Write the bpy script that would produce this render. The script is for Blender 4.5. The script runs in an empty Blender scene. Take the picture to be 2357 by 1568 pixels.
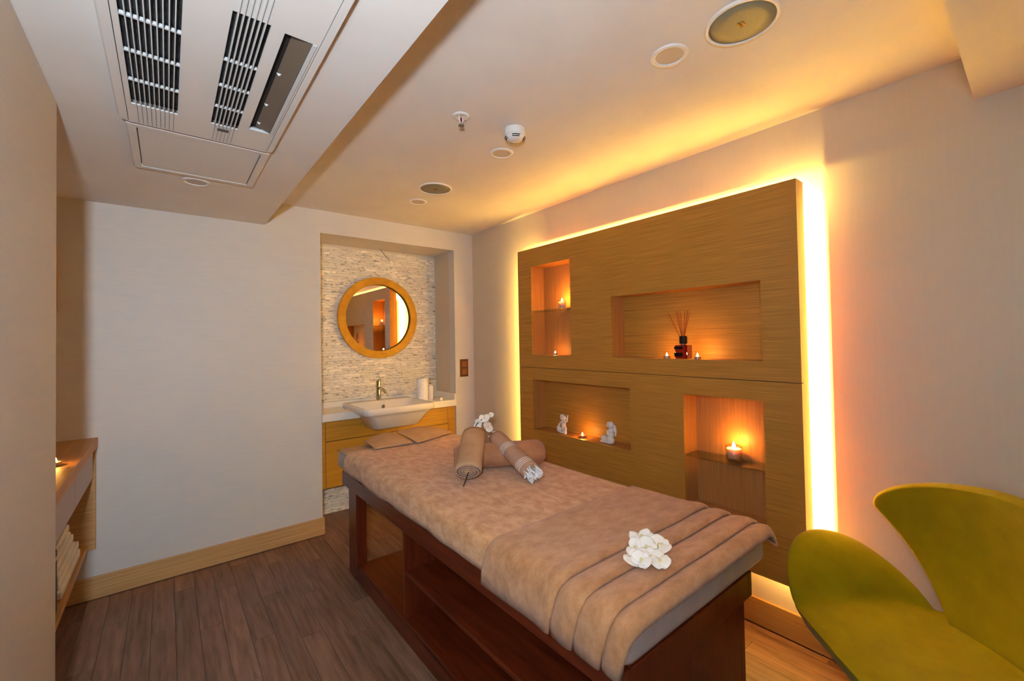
import bpy, bmesh, math, random
from mathutils import Vector, Matrix
import numpy as np
random.seed(7)
S = bpy.context.scene
COL = S.collection
PI = math.pi

# ------------------------------------------------------------------ camera
F_PX, W_PX = 987.78, 2357.0
YAW, PITCH, ROLL = math.radians(38.7917), math.radians(1.0911), math.radians(-1.0150)
fw = Vector((math.sin(YAW)*math.cos(PITCH), math.cos(YAW)*math.cos(PITCH), math.sin(PITCH)))
rr = Vector((math.cos(YAW), -math.sin(YAW), 0)); uu = rr.cross(fw)
CR = rr*math.cos(ROLL) + uu*math.sin(ROLL); CU = uu*math.cos(ROLL) - rr*math.sin(ROLL)
cam = bpy.data.cameras.new('camera'); camo = bpy.data.objects.new('camera', cam); COL.objects.link(camo)
cam.sensor_width = 36; cam.lens = F_PX*36/W_PX; cam.shift_y = -20.85/W_PX; cam.clip_start = 0.02
m = Matrix((CR, CU, -fw)).transposed().to_4x4(); m.translation = (0, 0, 1.4668)
camo.matrix_world = m; S.camera = camo

# ------------------------------------------------------------------ world, exposure, main lights
S.view_settings.view_transform = 'Standard'; S.view_settings.look = 'None'
S.view_settings.exposure = 0.25; S.view_settings.gamma = 1.0; S.view_settings.use_curve_mapping = False
S.cycles.max_bounces = 8; S.cycles.diffuse_bounces = 6; S.cycles.glossy_bounces = 4
S.cycles.transmission_bounces = 8; S.cycles.transparent_max_bounces = 8; S.cycles.sample_clamp_indirect = 40
S.cycles.caustics_reflective = False; S.cycles.caustics_refractive = False
wd = bpy.data.worlds.new('world'); S.world = wd; wd.use_nodes = True
wd.node_tree.nodes['Background'].inputs[0].default_value = (0.84, 0.88, 1.0, 1)
wd.node_tree.nodes['Background'].inputs[1].default_value = 0.05

def light(name, kind, loc, power, color, size=0.05, size_y=None, aim=None):
    l = bpy.data.lights.new(name, kind); l.energy = power; l.color = color
    if kind == 'AREA':
        l.shape = 'RECTANGLE' if size_y else 'DISK'; l.size = size
        if size_y: l.size_y = size_y
    else:
        l.shadow_soft_size = size
    o = bpy.data.objects.new(name, l); COL.objects.link(o); o.location = loc
    if aim is not None:
        o.rotation_euler = Vector(aim).to_track_quat('-Z', 'Y').to_euler()
    return o
light('camera_flash', 'AREA', (-0.205, -0.2, 1.65), 49, (0.70, 0.86, 1.0), 0.11, aim=(-.27, 1, .24))
LED_COL = (1.0, 0.66, 0.135)

# ------------------------------------------------------------------ material helpers
def lin(h):
    h = h.lstrip('#'); c = [int(h[i:i+2], 16)/255 for i in (0, 2, 4)]
    return tuple(x/12.92 if x <= .04045 else ((x+.055)/1.055)**2.4 for x in c) + (1,)
MATS = {}
def base_mat(name, col, rough=.6, metal=0, spec=.5, sheen=0):
    mt = bpy.data.materials.new(name); mt.use_nodes = True
    b = mt.node_tree.nodes['Principled BSDF']
    b.inputs['Base Color'].default_value = col; b.inputs['Roughness'].default_value = rough
    b.inputs['Metallic'].default_value = metal; b.inputs['Specular IOR Level'].default_value = spec
    if sheen: b.inputs['Sheen Weight'].default_value = sheen; b.inputs['Sheen Roughness'].default_value = .4
    MATS[name] = mt
    return mt, b
def noise_mat(name, c1, c2, scale=(1, 1, 1), nscale=5, detail=4, rough=.6, lo=.35, hi=.65, bump=0, bscale=None,
              bdist=.002, spec=.5, sheen=0, rand=0.0, nrough=.55, metal=0):
    """procedural colour grain (stretched noise) with optional fine relief; rand varies the piece by its object"""
    mt, b = base_mat(name, lin(c1), rough, metal, spec, sheen)
    N = mt.node_tree.nodes; L = mt.node_tree.links
    tc = N.new('ShaderNodeTexCoord'); mp = N.new('ShaderNodeMapping'); mp.inputs['Scale'].default_value = scale
    L.new(tc.outputs['Object'], mp.inputs['Vector'])
    if rand:
        oi = N.new('ShaderNodeObjectInfo'); vm = N.new('ShaderNodeVectorMath'); vm.operation = 'SCALE'
        vm.inputs[0].default_value = (17, 31, 23); L.new(oi.outputs['Random'], vm.inputs['Scale'])
        L.new(vm.outputs['Vector'], mp.inputs['Location'])
    nz = N.new('ShaderNodeTexNoise'); nz.inputs['Scale'].default_value = nscale
    nz.inputs['Detail'].default_value = detail; nz.inputs['Roughness'].default_value = nrough
    L.new(mp.outputs['Vector'], nz.inputs['Vector'])
    rp = N.new('ShaderNodeValToRGB')
    rp.color_ramp.elements[0].position = lo; rp.color_ramp.elements[0].color = lin(c1)
    rp.color_ramp.elements[1].position = hi; rp.color_ramp.elements[1].color = lin(c2)
    L.new(nz.outputs['Fac'], rp.inputs['Fac'])
    out = rp.outputs['Color']
    if rand:
        hs = N.new('ShaderNodeHueSaturation'); mr = N.new('ShaderNodeMapRange')
        mr.inputs['To Min'].default_value = 1-rand; mr.inputs['To Max'].default_value = 1+rand
        L.new(oi.outputs['Random'], mr.inputs['Value']); L.new(mr.outputs['Result'], hs.inputs['Value'])
        L.new(out, hs.inputs['Color']); out = hs.outputs['Color']
    L.new(out, b.inputs['Base Color'])
    if bump:
        bn = N.new('ShaderNodeTexNoise'); bn.inputs['Scale'].default_value = bscale or 200; bn.inputs['Detail'].default_value = 3
        L.new((mp if bscale is None else tc).outputs['Vector' if bscale is None else 'Object'], bn.inputs['Vector'])
        bp = N.new('ShaderNodeBump'); bp.inputs['Strength'].default_value = bump; bp.inputs['Distance'].default_value = bdist
        L.new(bn.outputs['Fac'], bp.inputs['Height']); L.new(bp.outputs['Normal'], b.inputs['Normal'])
    return mt
def emit_mat(name, col, strength):
    mt = bpy.data.materials.new(name); mt.use_nodes = True; N = mt.node_tree.nodes
    N.remove(N['Principled BSDF']); e = N.new('ShaderNodeEmission')
    e.inputs[0].default_value = col; e.inputs[1].default_value = strength
    mt.node_tree.links.new(e.outputs[0], N['Material Output'].inputs[0]); MATS[name] = mt
def glass_mat(name, col, rough=0.0, ior=1.45):
    mt = bpy.data.materials.new(name); mt.use_nodes = True; N = mt.node_tree.nodes; L = mt.node_tree.links
    N.remove(N['Principled BSDF']); t = N.new('ShaderNodeBsdfTransparent'); g = N.new('ShaderNodeBsdfGlossy'); f = N.new('ShaderNodeLayerWeight'); m_ = N.new('ShaderNodeMath'); m_.operation = 'MULTIPLY_ADD'; m_.inputs[1].default_value = .45; m_.inputs[2].default_value = .04; x = N.new('ShaderNodeMixShader')
    t.inputs[0].default_value = col; g.inputs['Roughness'].default_value = rough; f.inputs['Blend'].default_value = .25
    L.new(f.outputs['Facing'], m_.inputs[0]); L.new(m_.outputs[0], x.inputs[0]); L.new(t.outputs[0], x.inputs[1]); L.new(g.outputs[0], x.inputs[2]); L.new(x.outputs[0], N['Material Output'].inputs[0])
    MATS[name] = mt; return mt

noise_mat('wall_paint', 'cfcac5', 'ccc7c2', (6, 6, 60), 1.5, 3, rough=.5, bump=.04, bscale=None, bdist=.001, spec=.3)
noise_mat('wallpaper_right', 'cabca8', 'c8baa6', (40, 40, 3), 2, 4, rough=.5, bump=.03, bdist=.0006, spec=.35)
noise_mat('ceiling_paint', 'dcd6d0', 'd8d1cb', (2, 2, 2), 2, 2, rough=.75, spec=.2)
noise_mat('floor_oak', '694a35', '96705a', (14, 1.2, 14), 3.2, 6, rough=.42, lo=.3, hi=.72, bump=.12, bdist=.001, spec=.4, rand=.16)
noise_mat('oak_trim', 'cfa269', 'b58a54', (1.2, 40, 90), 2, 5, rough=.5, bump=.05)
noise_mat('oak_trim_y', 'bd8a4a', 'a67538', (40, 1.2, 90), 2, 5, rough=.5, bump=.05)
noise_mat('veneer_across', 'bd8636', '966420', (6, 1.6, 120), 2.2, 5, rough=.5, lo=.3, hi=.7, bump=.1, bdist=.0006, spec=.4)
noise_mat('veneer_upright', 'bd8044', '95602c', (130, 130, 1.4), 2.2, 5, rough=.5, lo=.3, hi=.7, bump=.1, bdist=.0006, spec=.4)
noise_mat('vanity_oak', 'c48c24', 'aa741a', (1.5, 20, 70), 2, 4, rough=.45)
noise_mat('mirror_frame_wood', 'd09412', 'bf820a', (9, 9, 9), 2, 4, rough=.42)
noise_mat('cherry_wood', '6e2b10', '431508', (20, 1.6, 20), 2.2, 5, rough=.3, lo=.3, hi=.75, spec=.5)
noise_mat('cherry_upright', '6a290f', '421508', (24, 24, 1.6), 2.2, 5, rough=.3, lo=.3, hi=.75, spec=.5)
noise_mat('terry_brown', 'ba8455', 'd6a478', (20, 12, 20), 1.3, 8, rough=.95, lo=.38, hi=.62, bump=.55, bscale=420, bdist=.004, spec=.05, sheen=.25, nrough=.7)
noise_mat('terry_brown_dark', 'ab774d', 'c69268', (12, 20, 16), 1.3, 8, rough=.95, lo=.36, hi=.64, bump=.6, bscale=420, bdist=.004, spec=.05, sheen=.25, nrough=.7)
noise_mat('terry_rose', 'b47e5b', 'a5704f', (8, 8, 8), 2, 5, rough=.95, bump=.5, bscale=350, bdist=.004, spec=.05, sheen=.2)
noise_mat('cotton_tan', 'bc9673', 'b08a67', (5, 5, 5), 2, 4, rough=.9, bump=.3, bscale=500, bdist=.002, spec=.1)
noise_mat('cotton_weave', 'b68e75', 'a9836c', (60, 60, 8), 2, 4, rough=.9, bump=.3, bscale=500, bdist=.002, spec=.1)
noise_mat('towel_white', 'e6dfd2', 'd8cfc0', (5, 5, 5), 2, 4, rough=.95, bump=.4, bscale=300, bdist=.004)
noise_mat('cotton_white', 'f0eeee', 'dcdade', (30, 30, 30), 2, 3, rough=.9)
noise_mat('leatherette', 'ad9a92', 'a4918a', (6, 6, 6), 2, 3, rough=.45, bump=.1, bscale=300, bdist=.001)
noise_mat('wool_green', '8c7e00', '827300', (6, 6, 6), 2, 5, rough=.9, bump=.25, bscale=700, bdist=.001, spec=.12, sheen=.12)
noise_mat('split_stone', 'f0e6d4', '8f8376', (11, 11, 40), 2.0, 5, rough=.85, lo=.55, hi=.70, bump=.5, bscale=160, bdist=.002, rand=.14)
base_mat('stone_joint', lin('d6cab6'), .95)
base_mat('quartz_white', lin('e6dfd6'), .3)
base_mat('ceramic', lin('e4dcd4'), .12)
base_mat('chrome', lin('c9c4bc'), .08, 1)
base_mat('mirror_silver', lin('f0ece4'), .005, 1)
base_mat('ac_plastic', lin('d6cfc9'), .45)
base_mat('ac_white', lin('c9c7c5'), .4)
noise_mat('ac_mesh', '17191c', '3a3e42', (70, 18, 30), 2, 4, rough=.7)
base_mat('ac_dark', lin('1d1a18'), .8)
base_mat('ac_flap', lin('6d5c4c'), .5)
base_mat('groove', lin('5a524c'), .8)
base_mat('plastic_white', lin('e2dcd6'), .4)
base_mat('plastic_black', lin('0a0808'), .5, 0, .15)
base_mat('lens_frosted', lin('c0b2a2'), .5)
noise_mat('speaker_grille', '8d8a76', '7c7966', (300, 300, 300), 2, 2, rough=.5, metal=.3)
base_mat('brass', lin('d0a040'), .25, 1)
base_mat('steel', lin('a8a29a'), .3, 1)
base_mat('red_bulb', lin('7a0c10'), .15)
base_mat('switch_wood', lin('5f3208'), .4)
base_mat('switch_rocker', lin('8a5222'), .35)
base_mat('lacquer', lin('a39390'), .4)
base_mat('wax_pink', lin('e8cfc4'), .5)
MATS['wax_pink'].node_tree.nodes['Principled BSDF'].inputs['Subsurface Weight'].default_value = 1.0
MATS['wax_pink'].node_tree.nodes['Principled BSDF'].inputs['Subsurface Radius'].default_value = (1, .55, .35)
MATS['wax_pink'].node_tree.nodes['Principled BSDF'].inputs['Subsurface Scale'].default_value = .03
base_mat('wax_red', lin('b03018'), .5)
base_mat('tin', lin('b8b0a8'), .3, 1)
base_mat('wick', lin('1a120c'), .9)
base_mat('plaster_white', lin('ded3cc'), .6)
base_mat('petal', lin('efeae2'), .55, sheen=.1)
base_mat('petal_heart', lin('e2d08a'), .6)
base_mat('stem', lin('2c2418'), .7)
base_mat('reed', lin('a04a14'), .8)
base_mat('cable', lin('8d7a5e'), .6)
glass_mat('glass_clear', (.95, .97, .95, 1), 0.0)
glass_mat('glass_shelf_mat', (.84, .92, .87, 1), 0.0)
glass_mat('glass_red', (.42, .03, .008, 1), .03)
emit_mat('flame', (1, .62, .22, 1), 26)
emit_mat('led_glow', (1, .68, .14, 1), 6)

# ------------------------------------------------------------------ geometry helpers
class MB:
    def __init__(s): s.v = []; s.f = []
    def add(s, v, f):
        n = len(s.v); s.v += [tuple(p) for p in v]; s.f += [tuple(i+n for i in q) for q in f]; return s
    def box(s, x0, x1, y0, y1, z0, z1):
        x0, x1 = sorted((x0, x1)); y0, y1 = sorted((y0, y1)); z0, z1 = sorted((z0, z1))
        v = [(x0, y0, z0), (x1, y0, z0), (x1, y1, z0), (x0, y1, z0), (x0, y0, z1), (x1, y0, z1), (x1, y1, z1), (x0, y1, z1)]
        return s.add(v, [(0, 3, 2, 1), (4, 5, 6, 7), (0, 1, 5, 4), (1, 2, 6, 5), (2, 3, 7, 6), (3, 0, 4, 7)])
    def lathe(s, prof, c=(0, 0, 0), n=28, axis='z', cap=True, sx=1, sy=1):
        v = []; f = []; k = len(prof)
        for i in range(n):
            a = 2*PI*i/n
            for r, h in prof:
                p = (r*math.cos(a)*sx, r*math.sin(a)*sy, h)
                if axis == 'y': p = (p[0], p[2], p[1])
                if axis == 'x': p = (p[2], p[0], p[1])
                v.append((c[0]+p[0], c[1]+p[1], c[2]+p[2]))
        for i in range(n):
            j = (i+1) % n
            for q in range(k-1): f.append((i*k+q, j*k+q, j*k+q+1, i*k+q+1))
        if cap:
            if prof[0][0] > 1e-6: f.append(tuple(i*k for i in range(n))[::-1])
            if prof[-1][0] > 1e-6: f.append(tuple(i*k+k-1 for i in range(n)))
        return s.add(v, f)
    def tube(s, pts, rad, n=8, flat=1.0, cap=True):
        pts = [Vector(p) for p in pts]; k = len(pts)
        rad = rad if isinstance(rad, (list, tuple)) else [rad]*k
        v = []; f = []; up = Vector((0, 0, 1)); prev = None
        for i, p in enumerate(pts):
            d = (pts[min(i+1, k-1)]-pts[max(i-1, 0)]).normalized()
            if prev is None:
                a = d.cross(up) if abs(d.dot(up)) < .95 else d.cross(Vector((1, 0, 0)))
            else: a = prev - d*prev.dot(d)
            a.normalize(); prev = a; b = d.cross(a)
            for j in range(n):
                t = 2*PI*j/n; v.append(p + a*math.cos(t)*rad[i] + b*math.sin(t)*rad[i]*flat)
        for i in range(k-1):
            for j in range(n):
                q = (j+1) % n; f.append((i*n+j, i*n+q, (i+1)*n+q, (i+1)*n+j))
        if cap: f += [tuple(range(n))[::-1], tuple((k-1)*n+j for j in range(n))]
        return s.add(v, f)
    def sphere(s, c, r, n=14, mth=9, rot=None):
        r = r if isinstance(r, (list, tuple)) else (r, r, r); v = []; f = []
        for i in range(mth+1):
            th = PI*i/mth
            for j in range(n):
                ph = 2*PI*j/n
                p = Vector((r[0]*math.sin(th)*math.cos(ph), r[1]*math.sin(th)*math.sin(ph), r[2]*math.cos(th)))
                if rot: p = rot @ p
                v.append(Vector(c)+p)
        for i in range(mth):
            for j in range(n):
                q = (j+1) % n; f.append((i*n+j, (i+1)*n+j, (i+1)*n+q, i*n+q))
        return s.add(v, f)
    def grid(s, rows):
        h, w = len(rows), len(rows[0]); v = [p for r in rows for p in r]
        return s.add(v, [(i*w+j, i*w+j+1, (i+1)*w+j+1, (i+1)*w+j) for i in range(h-1) for j in range(w-1)])
    def xform(s, M):
        s.v = [tuple(M @ Vector(p)) for p in s.v]; return s
    def prism(s, poly, axis, a0, a1):
        """poly: list of (u,v); axis the extrusion axis 0/1/2"""
        n = len(poly); o = [i for i in range(3) if i != axis]; v = []
        for a in (a0, a1):
            for u, w in poly:
                p = [0, 0, 0]; p[axis] = a; p[o[0]] = u; p[o[1]] = w; v.append(p)
        return s.add(v, [tuple(range(n))[::-1], tuple(range(n, 2*n))] + [(i, (i+1) % n, n+(i+1) % n, n+i) for i in range(n)])
def slab(axis, a0, a1, us, vs, holes=()):
    """plate normal to axis from a0 to a1, outline us x vs, rectangular holes (u0,u1,v0,v1)"""
    U = sorted(set(list(us)+[h[i] for h in holes for i in (0, 1)])); V = sorted(set(list(vs)+[h[i] for h in holes for i in (2, 3)]))
    U = [u for u in U if us[0] <= u <= us[1]]; V = [v for v in V if vs[0] <= v <= vs[1]]
    def filled(i, j):
        if not (0 <= i < len(U)-1 and 0 <= j < len(V)-1): return False
        cu, cv = (U[i]+U[i+1])/2, (V[j]+V[j+1])/2
        return not any(h[0] < cu < h[1] and h[2] < cv < h[3] for h in holes)
    mb = MB(); o = [i for i in range(3) if i != axis]
    def P(a, u, v):
        p = [0, 0, 0]; p[axis] = a; p[o[0]] = u; p[o[1]] = v; return p
    for i in range(len(U)-1):
        for j in range(len(V)-1):
            if not filled(i, j): continue
            u0, u1, v0, v1 = U[i], U[i+1], V[j], V[j+1]
            for a in (a0, a1): mb.add([P(a, u0, v0), P(a, u1, v0), P(a, u1, v1), P(a, u0, v1)], [(0, 1, 2, 3)])
            for di, dj, e in ((-1, 0, ((u0, v0), (u0, v1))), (1, 0, ((u1, v0), (u1, v1))), (0, -1, ((u0, v0), (u1, v0))), (0, 1, ((u0, v1), (u1, v1)))):
                if not filled(i+di, j+dj):
                    (p, q), (r, t) = e; mb.add([P(a0, p, q), P(a0, r, t), P(a1, r, t), P(a1, p, q)], [(0, 1, 2, 3)])
    return mb
def obj(name, mb, mat, parent=None, smooth=False, bevel=0, segs=2, weld=True, sub=0, solid=0, soff=-1):
    me = bpy.data.meshes.new(name)
    org = Vector((0, 0, 0)); p = parent
    while p is not None: org += p.location; p = p.parent
    bm = bmesh.new()
    vs = [bm.verts.new(Vector(v)-org) for v in mb.v]
    for f in mb.f:
        try: bm.faces.new([vs[i] for i in f])
        except ValueError: pass
    if weld: bmesh.ops.remove_doubles(bm, verts=bm.verts, dist=1e-5)
    bmesh.ops.recalc_face_normals(bm, faces=bm.faces)
    bm.to_mesh(me); bm.free()
    if smooth:
        for pl in me.polygons: pl.use_smooth = True
    o = bpy.data.objects.new(name, me); COL.objects.link(o); me.materials.append(MATS[mat])
    if parent is not None: o.parent = parent
    if solid:
        md = o.modifiers.new('solid', 'SOLIDIFY'); md.thickness = solid; md.offset = soff
    if bevel:
        md = o.modifiers.new('bevel', 'BEVEL'); md.width = bevel; md.segments = segs; md.limit_method = 'ANGLE'; md.angle_limit = math.radians(35)
    if sub:
        md = o.modifiers.new('sub', 'SUBSURF'); md.levels = sub; md.render_levels = sub
    return o
def tag(o, label, cat, group=None):
    o['label'] = label; o['category'] = cat
    if group: o['group'] = group
    return o
def thing(name, label, cat, loc=(0, 0, 0), group=None):
    o = bpy.data.objects.new(name, None); COL.objects.link(o); o.location = loc; o.empty_display_size = .05
    return tag(o, label, cat, group)
def struct(o): o['kind'] = 'structure'; return o
def B(*a): return MB().box(*a)

# ------------------------------------------------------------------ room dimensions
XR, YB, ZC, ZS, XS = 2.339, 3.5126, 2.5, 2.3275, 0.5625
XL, YL1, XL2, YN = -0.301, 2.155, -0.85, -2.4
XA1, XA2, ZA, YA = 0.928, 2.129, 2.325, 3.9
BEAM_Y = 0.145

# floor with single planks
fl = bpy.data.objects.new('floor', None); COL.objects.link(fl); struct(fl)
obj('subfloor', B(XL2-.1, XR+.1, YN, YA+.1, -.06, -.012), 'wood_dark' if 'wood_dark' in MATS else 'groove', fl)
obj('floor_boards_behind', B(XL2-.1, XR+.1, YN, 0.0, -.012, 0), 'floor_oak', fl)
PWID = 0.098; cx = XL2; c = 0
plank_me = {}
while cx < XR:
    x1 = min(cx+PWID, XR+.05); y = -[0, .55, .27, .8, .4][c % 5]
    while y < YA:
        y0, y1 = max(y, 0), min(y+.92, YA)
        if y1-y0 > .02:
            key = (round(x1-cx, 4), round(y1-y0, 4))
            if key not in plank_me:
                t = obj('plank', B(0, x1-cx-.0012, 0, y1-y0-.0012, -.0118, 0), 'floor_oak', fl, bevel=0)
                plank_me[key] = t.data
            else:
                t = bpy.data.objects.new('plank', plank_me[key]); COL.objects.link(t); t.parent = fl
            t.location = (cx, y0, 0)
        y += .92
    cx += PWID; c += 1

# ceiling, soffit, beam
struct(obj('ceiling', B(XL2-.1, XR+.1, YN, YB+.1, ZC, ZC+.1), 'ceiling_paint'))
struct(obj('ceiling_soffit', MB().prism([(XL2-.1, YN), (XS, YN), (XS-.012, YB), (XL2-.1, YB)], 2, ZS, ZC), 'ceiling_paint'))
struct(obj('ceiling_beam', B(XS, XR, -.35, BEAM_Y, 2.326, ZC), 'ceiling_paint'))
# walls
struct(obj('wall_right', B(XR, XR+.1, YN, YB+.1, 0, ZC), 'wallpaper_right'))
struct(obj('wall_back', slab(1, YB, YB+.1, (XL2-.1, XR), (0, ZC), [(XA1, XA2, -.1, ZA)]), 'wall_paint'))
struct(obj('wall_left', B(XL-.12, XL, YN, YL1, 0, ZS), 'wall_paint'))
struct(obj('wall_left_recess', B(XL2-.1, XL2, YN, YB, 0, ZS), 'wall_paint'))
struct(obj('wall_alcove_left', B(XA1-.08, XA1, YB+.1, YA, 0, ZA), 'wall_paint'))
struct(obj('wall_alcove_right', B(XA2, XA2+.1, YB+.1, YA, 0, ZA), 'wallpaper_right'))
struct(obj('ceiling_alcove', B(XA1-.08, XA2+.1, YB+.1, YA+.1, ZA, ZA+.1), 'wall_paint'))
# stone cladding at the back of the alcove: single split-face stones
sw = bpy.data.objects.new('wall_alcove_back', None); COL.objects.link(sw); struct(sw)
obj('backing', B(XA1-.05, XA2+.05, YA, YA+.06, 0, ZA), 'stone_joint', sw)
shapes = []
for k in range(10):
    ln = .07+.012*k
    mb = MB(); n = 5; rows = []
    for j, zz in enumerate((.0008, .006, .018, .0225)):
        rows.append([(ln*i/n + (.0008 if i == 0 else -.0008 if i == n else 0), -(0.004 if j in (0, 3) or i in (0, n) else random.uniform(.006, .011)), zz) for i in range(n+1)])
    mb.grid(rows)
    rim = [rows[0][i] for i in range(n+1)] + [rows[j][n] for j in (1, 2, 3)] + [rows[3][i] for i in range(n-1, -1, -1)] + [rows[j][0] for j in (2, 1)]
    q = len(rim); mb.add(rim + [(p[0], 0.002, p[2]) for p in rim], [(i, (i+1) % q, q+(i+1) % q, q+i) for i in range(q)])
    t = obj('stone_shape', mb, 'split_stone'); COL.objects.unlink(t); shapes.append((ln, t.data)); bpy.data.objects.remove(t)
spots = []
CH = .0233; nz = int(ZA/CH)
for iz in range(nz):
    x = XA1 - random.uniform(0, .1)
    while x < XA2:
        k = random.randrange(10); ln = shapes[k][0]
        if x+ln > XA1+.0 and (x >= XA1-.04): spots.append((max(x, XA1-.03), iz*CH, k))
        x += ln
vis = [s for s in spots if (s[1] > .95 or (s[1] < .33 and s[0] < 1.3)) and math.hypot(s[0]+.06-1.53, s[1]-1.69) > .30]
vis.sort(key=lambda s: s[0]); step = len(vis)/300
pick = set(int(i*step) for i in range(300)); solo = [vis[i] for i in sorted(pick)][:300]; sset = set(solo)
rest = MB()
for s_ in spots:
    if s_ in sset:
        t = bpy.data.objects.new('stone', shapes[s_[2]][1]); COL.objects.link(t); t.parent = sw; t.location = (s_[0], YA, s_[1])
    elif s_ in vis or True:
        me = shapes[s_[2]][1]
        if .36 < s_[1] < .88: continue
        rest.add([(v.co.x+s_[0], v.co.y+YA, v.co.z+s_[1]) for v in me.vertices], [tuple(p.vertices) for p in me.polygons])
t = obj('small_stones', rest, 'split_stone', sw, weld=False); t['kind'] = 'stuff'
# baseboards
struct(obj('baseboard_back', B(XL2, XA1+.012, YB-.016, YB, .004, .13), 'oak_trim', bevel=.002))
struct(obj('baseboard_alcove', B(XA1, XA1+.012, YB, YA, .004, .13), 'oak_trim_y', bevel=.002))
struct(obj('baseboard_corner', B(XA2, XR-.016, YB-.016, YB, .004, .13), 'oak_trim', bevel=.002))
struct(obj('baseboard_right', B(XR-.016, XR, YN, YB, .006, .137), 'oak_trim_y', bevel=.002))
struct(obj('baseboard_left', B(XL, XL+.014, YN, YL1, .004, .13), 'oak_trim_y', bevel=.002))

# ------------------------------------------------------------------ backlit veneer panel with niches
XP, PT = 2.17, 0.088
PY0, PY1, PZ0, PZ1, PJ = 0.677, 2.612, 0.338, 2.160, 1.252
NA = (2.052, 2.457, 1.347, 2.020); NB = (0.834, 1.706, 1.345, 1.725)
NC = (1.581, 2.459, 0.785, 1.160); ND = (0.836, 1.236, 0.560, 1.157)
wp = thing('backlit_wall_panel', 'large backlit wood veneer wall panel with four recessed niches', 'wall panel', (XP, PY0, PZ0))
FT = .02
up = obj('upper_panel', slab(0, XP, XP+FT, (PY0, PY1), (PJ+.0015, PZ1), [NA, NB]), 'veneer_across', wp)
lo = obj('lower_panel', slab(0, XP, XP+FT, (PY0, PY1), (PZ0, PJ-.0015), [NC, ND]), 'veneer_across', wp)
obj('joint_strip', B(XP+.004, XP+FT, PY0+.003, PY1-.003, PJ-.0015, PJ+.0015), 'wick', wp)
# returns (side, top, bottom) that hide the light strips
for nm, mb, mt in (('side_return', B(XP+FT, XP+PT, PY0, PY0+.018, PZ0, PZ1), 'veneer_upright'),
                   ('side_return', B(XP+FT, XP+PT, PY1-.018, PY1, PZ0, PZ1), 'veneer_upright'),
                   ('top_return', B(XP+FT, XP+PT, PY0+.018, PY1-.018, PZ1-.018, PZ1), 'veneer_across'),
                   ('bottom_return', B(XP+FT, XP+PT, PY0+.018, PY1-.018, PZ0, PZ0+.018), 'veneer_across')):
    obj(nm, mb, mt, wp)
ND_ = .133
for (y0, y1, z0, z1), mt in ((NA, 'veneer_upright'), (NB, 'veneer_across'), (NC, 'veneer_across'), (ND, 'veneer_upright')):
    xb = XP+ND_; e = .012
    n = MB()
    n.box(XP+FT+.0002, xb+e, y0-e, y0, z0-e, z1+e); n.box(XP+FT+.0002, xb+e, y1, y1+e, z0-e, z1+e)
    n.box(XP+FT+.0002, xb+e, y0, y1, z0-e, z0); n.box(XP+FT+.0002, xb+e, y0, y1, z1, z1+e)
    nb = obj('niche', n, 'veneer_upright', wp, weld=False)
    obj('niche_back', B(xb, xb+e, y0, y1, z0, z1), mt, nb)
obj('glass_shelf', B(XP+.004, XP+ND_, NA[0]+.001, NA[1]-.001, 1.676, 1.684), 'glass_shelf_mat', wp)
obj('glass_shelf', B(XP+.004, XP+ND_, ND[0]+.001, ND[1]-.001, .826, .834), 'glass_shelf_mat', wp)
# LED strips on the inside of the returns: glowing tape plus its light
IN, XLED = .058, XP+.042
def led(y0, y1, z0, z1, x, power, aim):
    obj('led_tape', B(x-.006, x-.003, y0, y1, z0, z1), 'led_glow', wp)
    ly, lz = y1-y0, z1-z0
    l = light('led_strip_light', 'AREA', (x, (y0+y1)/2, (z0+z1)/2), power, LED_COL, max(lz, .01) if lz > ly else .01, None)
    l.data.shape = 'RECTANGLE'
    # local axes: -Z aims, X along height or across
    d = Vector(aim).normalized(); along = Vector((0, 0, 1)) if lz > ly else Vector((0, 1, 0))
    zc_ = -d; xc_ = along; yc_ = zc_.cross(xc_).normalized()
    l.data.size = max(ly, lz); l.data.size_y = .012
    M = Matrix((xc_, yc_, zc_)).transposed().to_4x4(); M.translation = l.location; l.matrix_world = M
led(PY0+IN, PY0+IN+.01, PZ0+.06, PZ1-.06, XLED, 66, (1, 0, 0))
led(PY1-IN-.01, PY1-IN, PZ0+.06, PZ1-.06, XP+.078, 42, (1, .7, 0))
led(PY0+.06, PY1-.06, PZ1-IN, PZ1-IN+.01, XLED+.014, 37, (1, 0, .1))
led(PY0+.06, PY1-.06, PZ0+IN, PZ0+IN+.01, XLED, 24, (1, 0, -.3))

# ------------------------------------------------------------------ candles
def flame(parent, c, h, power, r=None):
    r = r or h*.26
    fo = obj('flame', MB().lathe([(0, 0), (r*.8, h*.14), (r, h*.3), (r*.7, h*.55), (r*.3, h*.82), (0, h)], c, 12), 'flame', parent, smooth=True)
    obj('wick', MB().tube([(c[0], c[1], c[2]-h*.25), (c[0], c[1], c[2]+h*.12)], .0008, 6), 'wick', parent)
    light('candle_light', 'POINT', (c[0], c[1], c[2]+h*.6), power*2.0, (1, .43, .07), .008)
def tealight(loc, label, wax='wax_pink', body='tin', power=.35, s=1.0):
    t = thing('tealight', label, 'candle', loc, 'small tealights')
    x, y, z = loc; r = .019*s; h = .016*s
    obj('cup', MB().lathe([(0, 0), (r*.94, 0), (r, h), (r*.93, h), (r*.9, .002), (0, .002)], loc, 24), body, t, smooth=False)
    obj('wax', MB().lathe([(0, .0021), (r*.89, .0021), (r*.91, h*.72), (r*.5, h*.66), (0, h*.66)], loc, 24), wax, t, smooth=True)
    flame(t, (x, y, z+h*.66+.004), .022*s, power)
    return t
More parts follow.
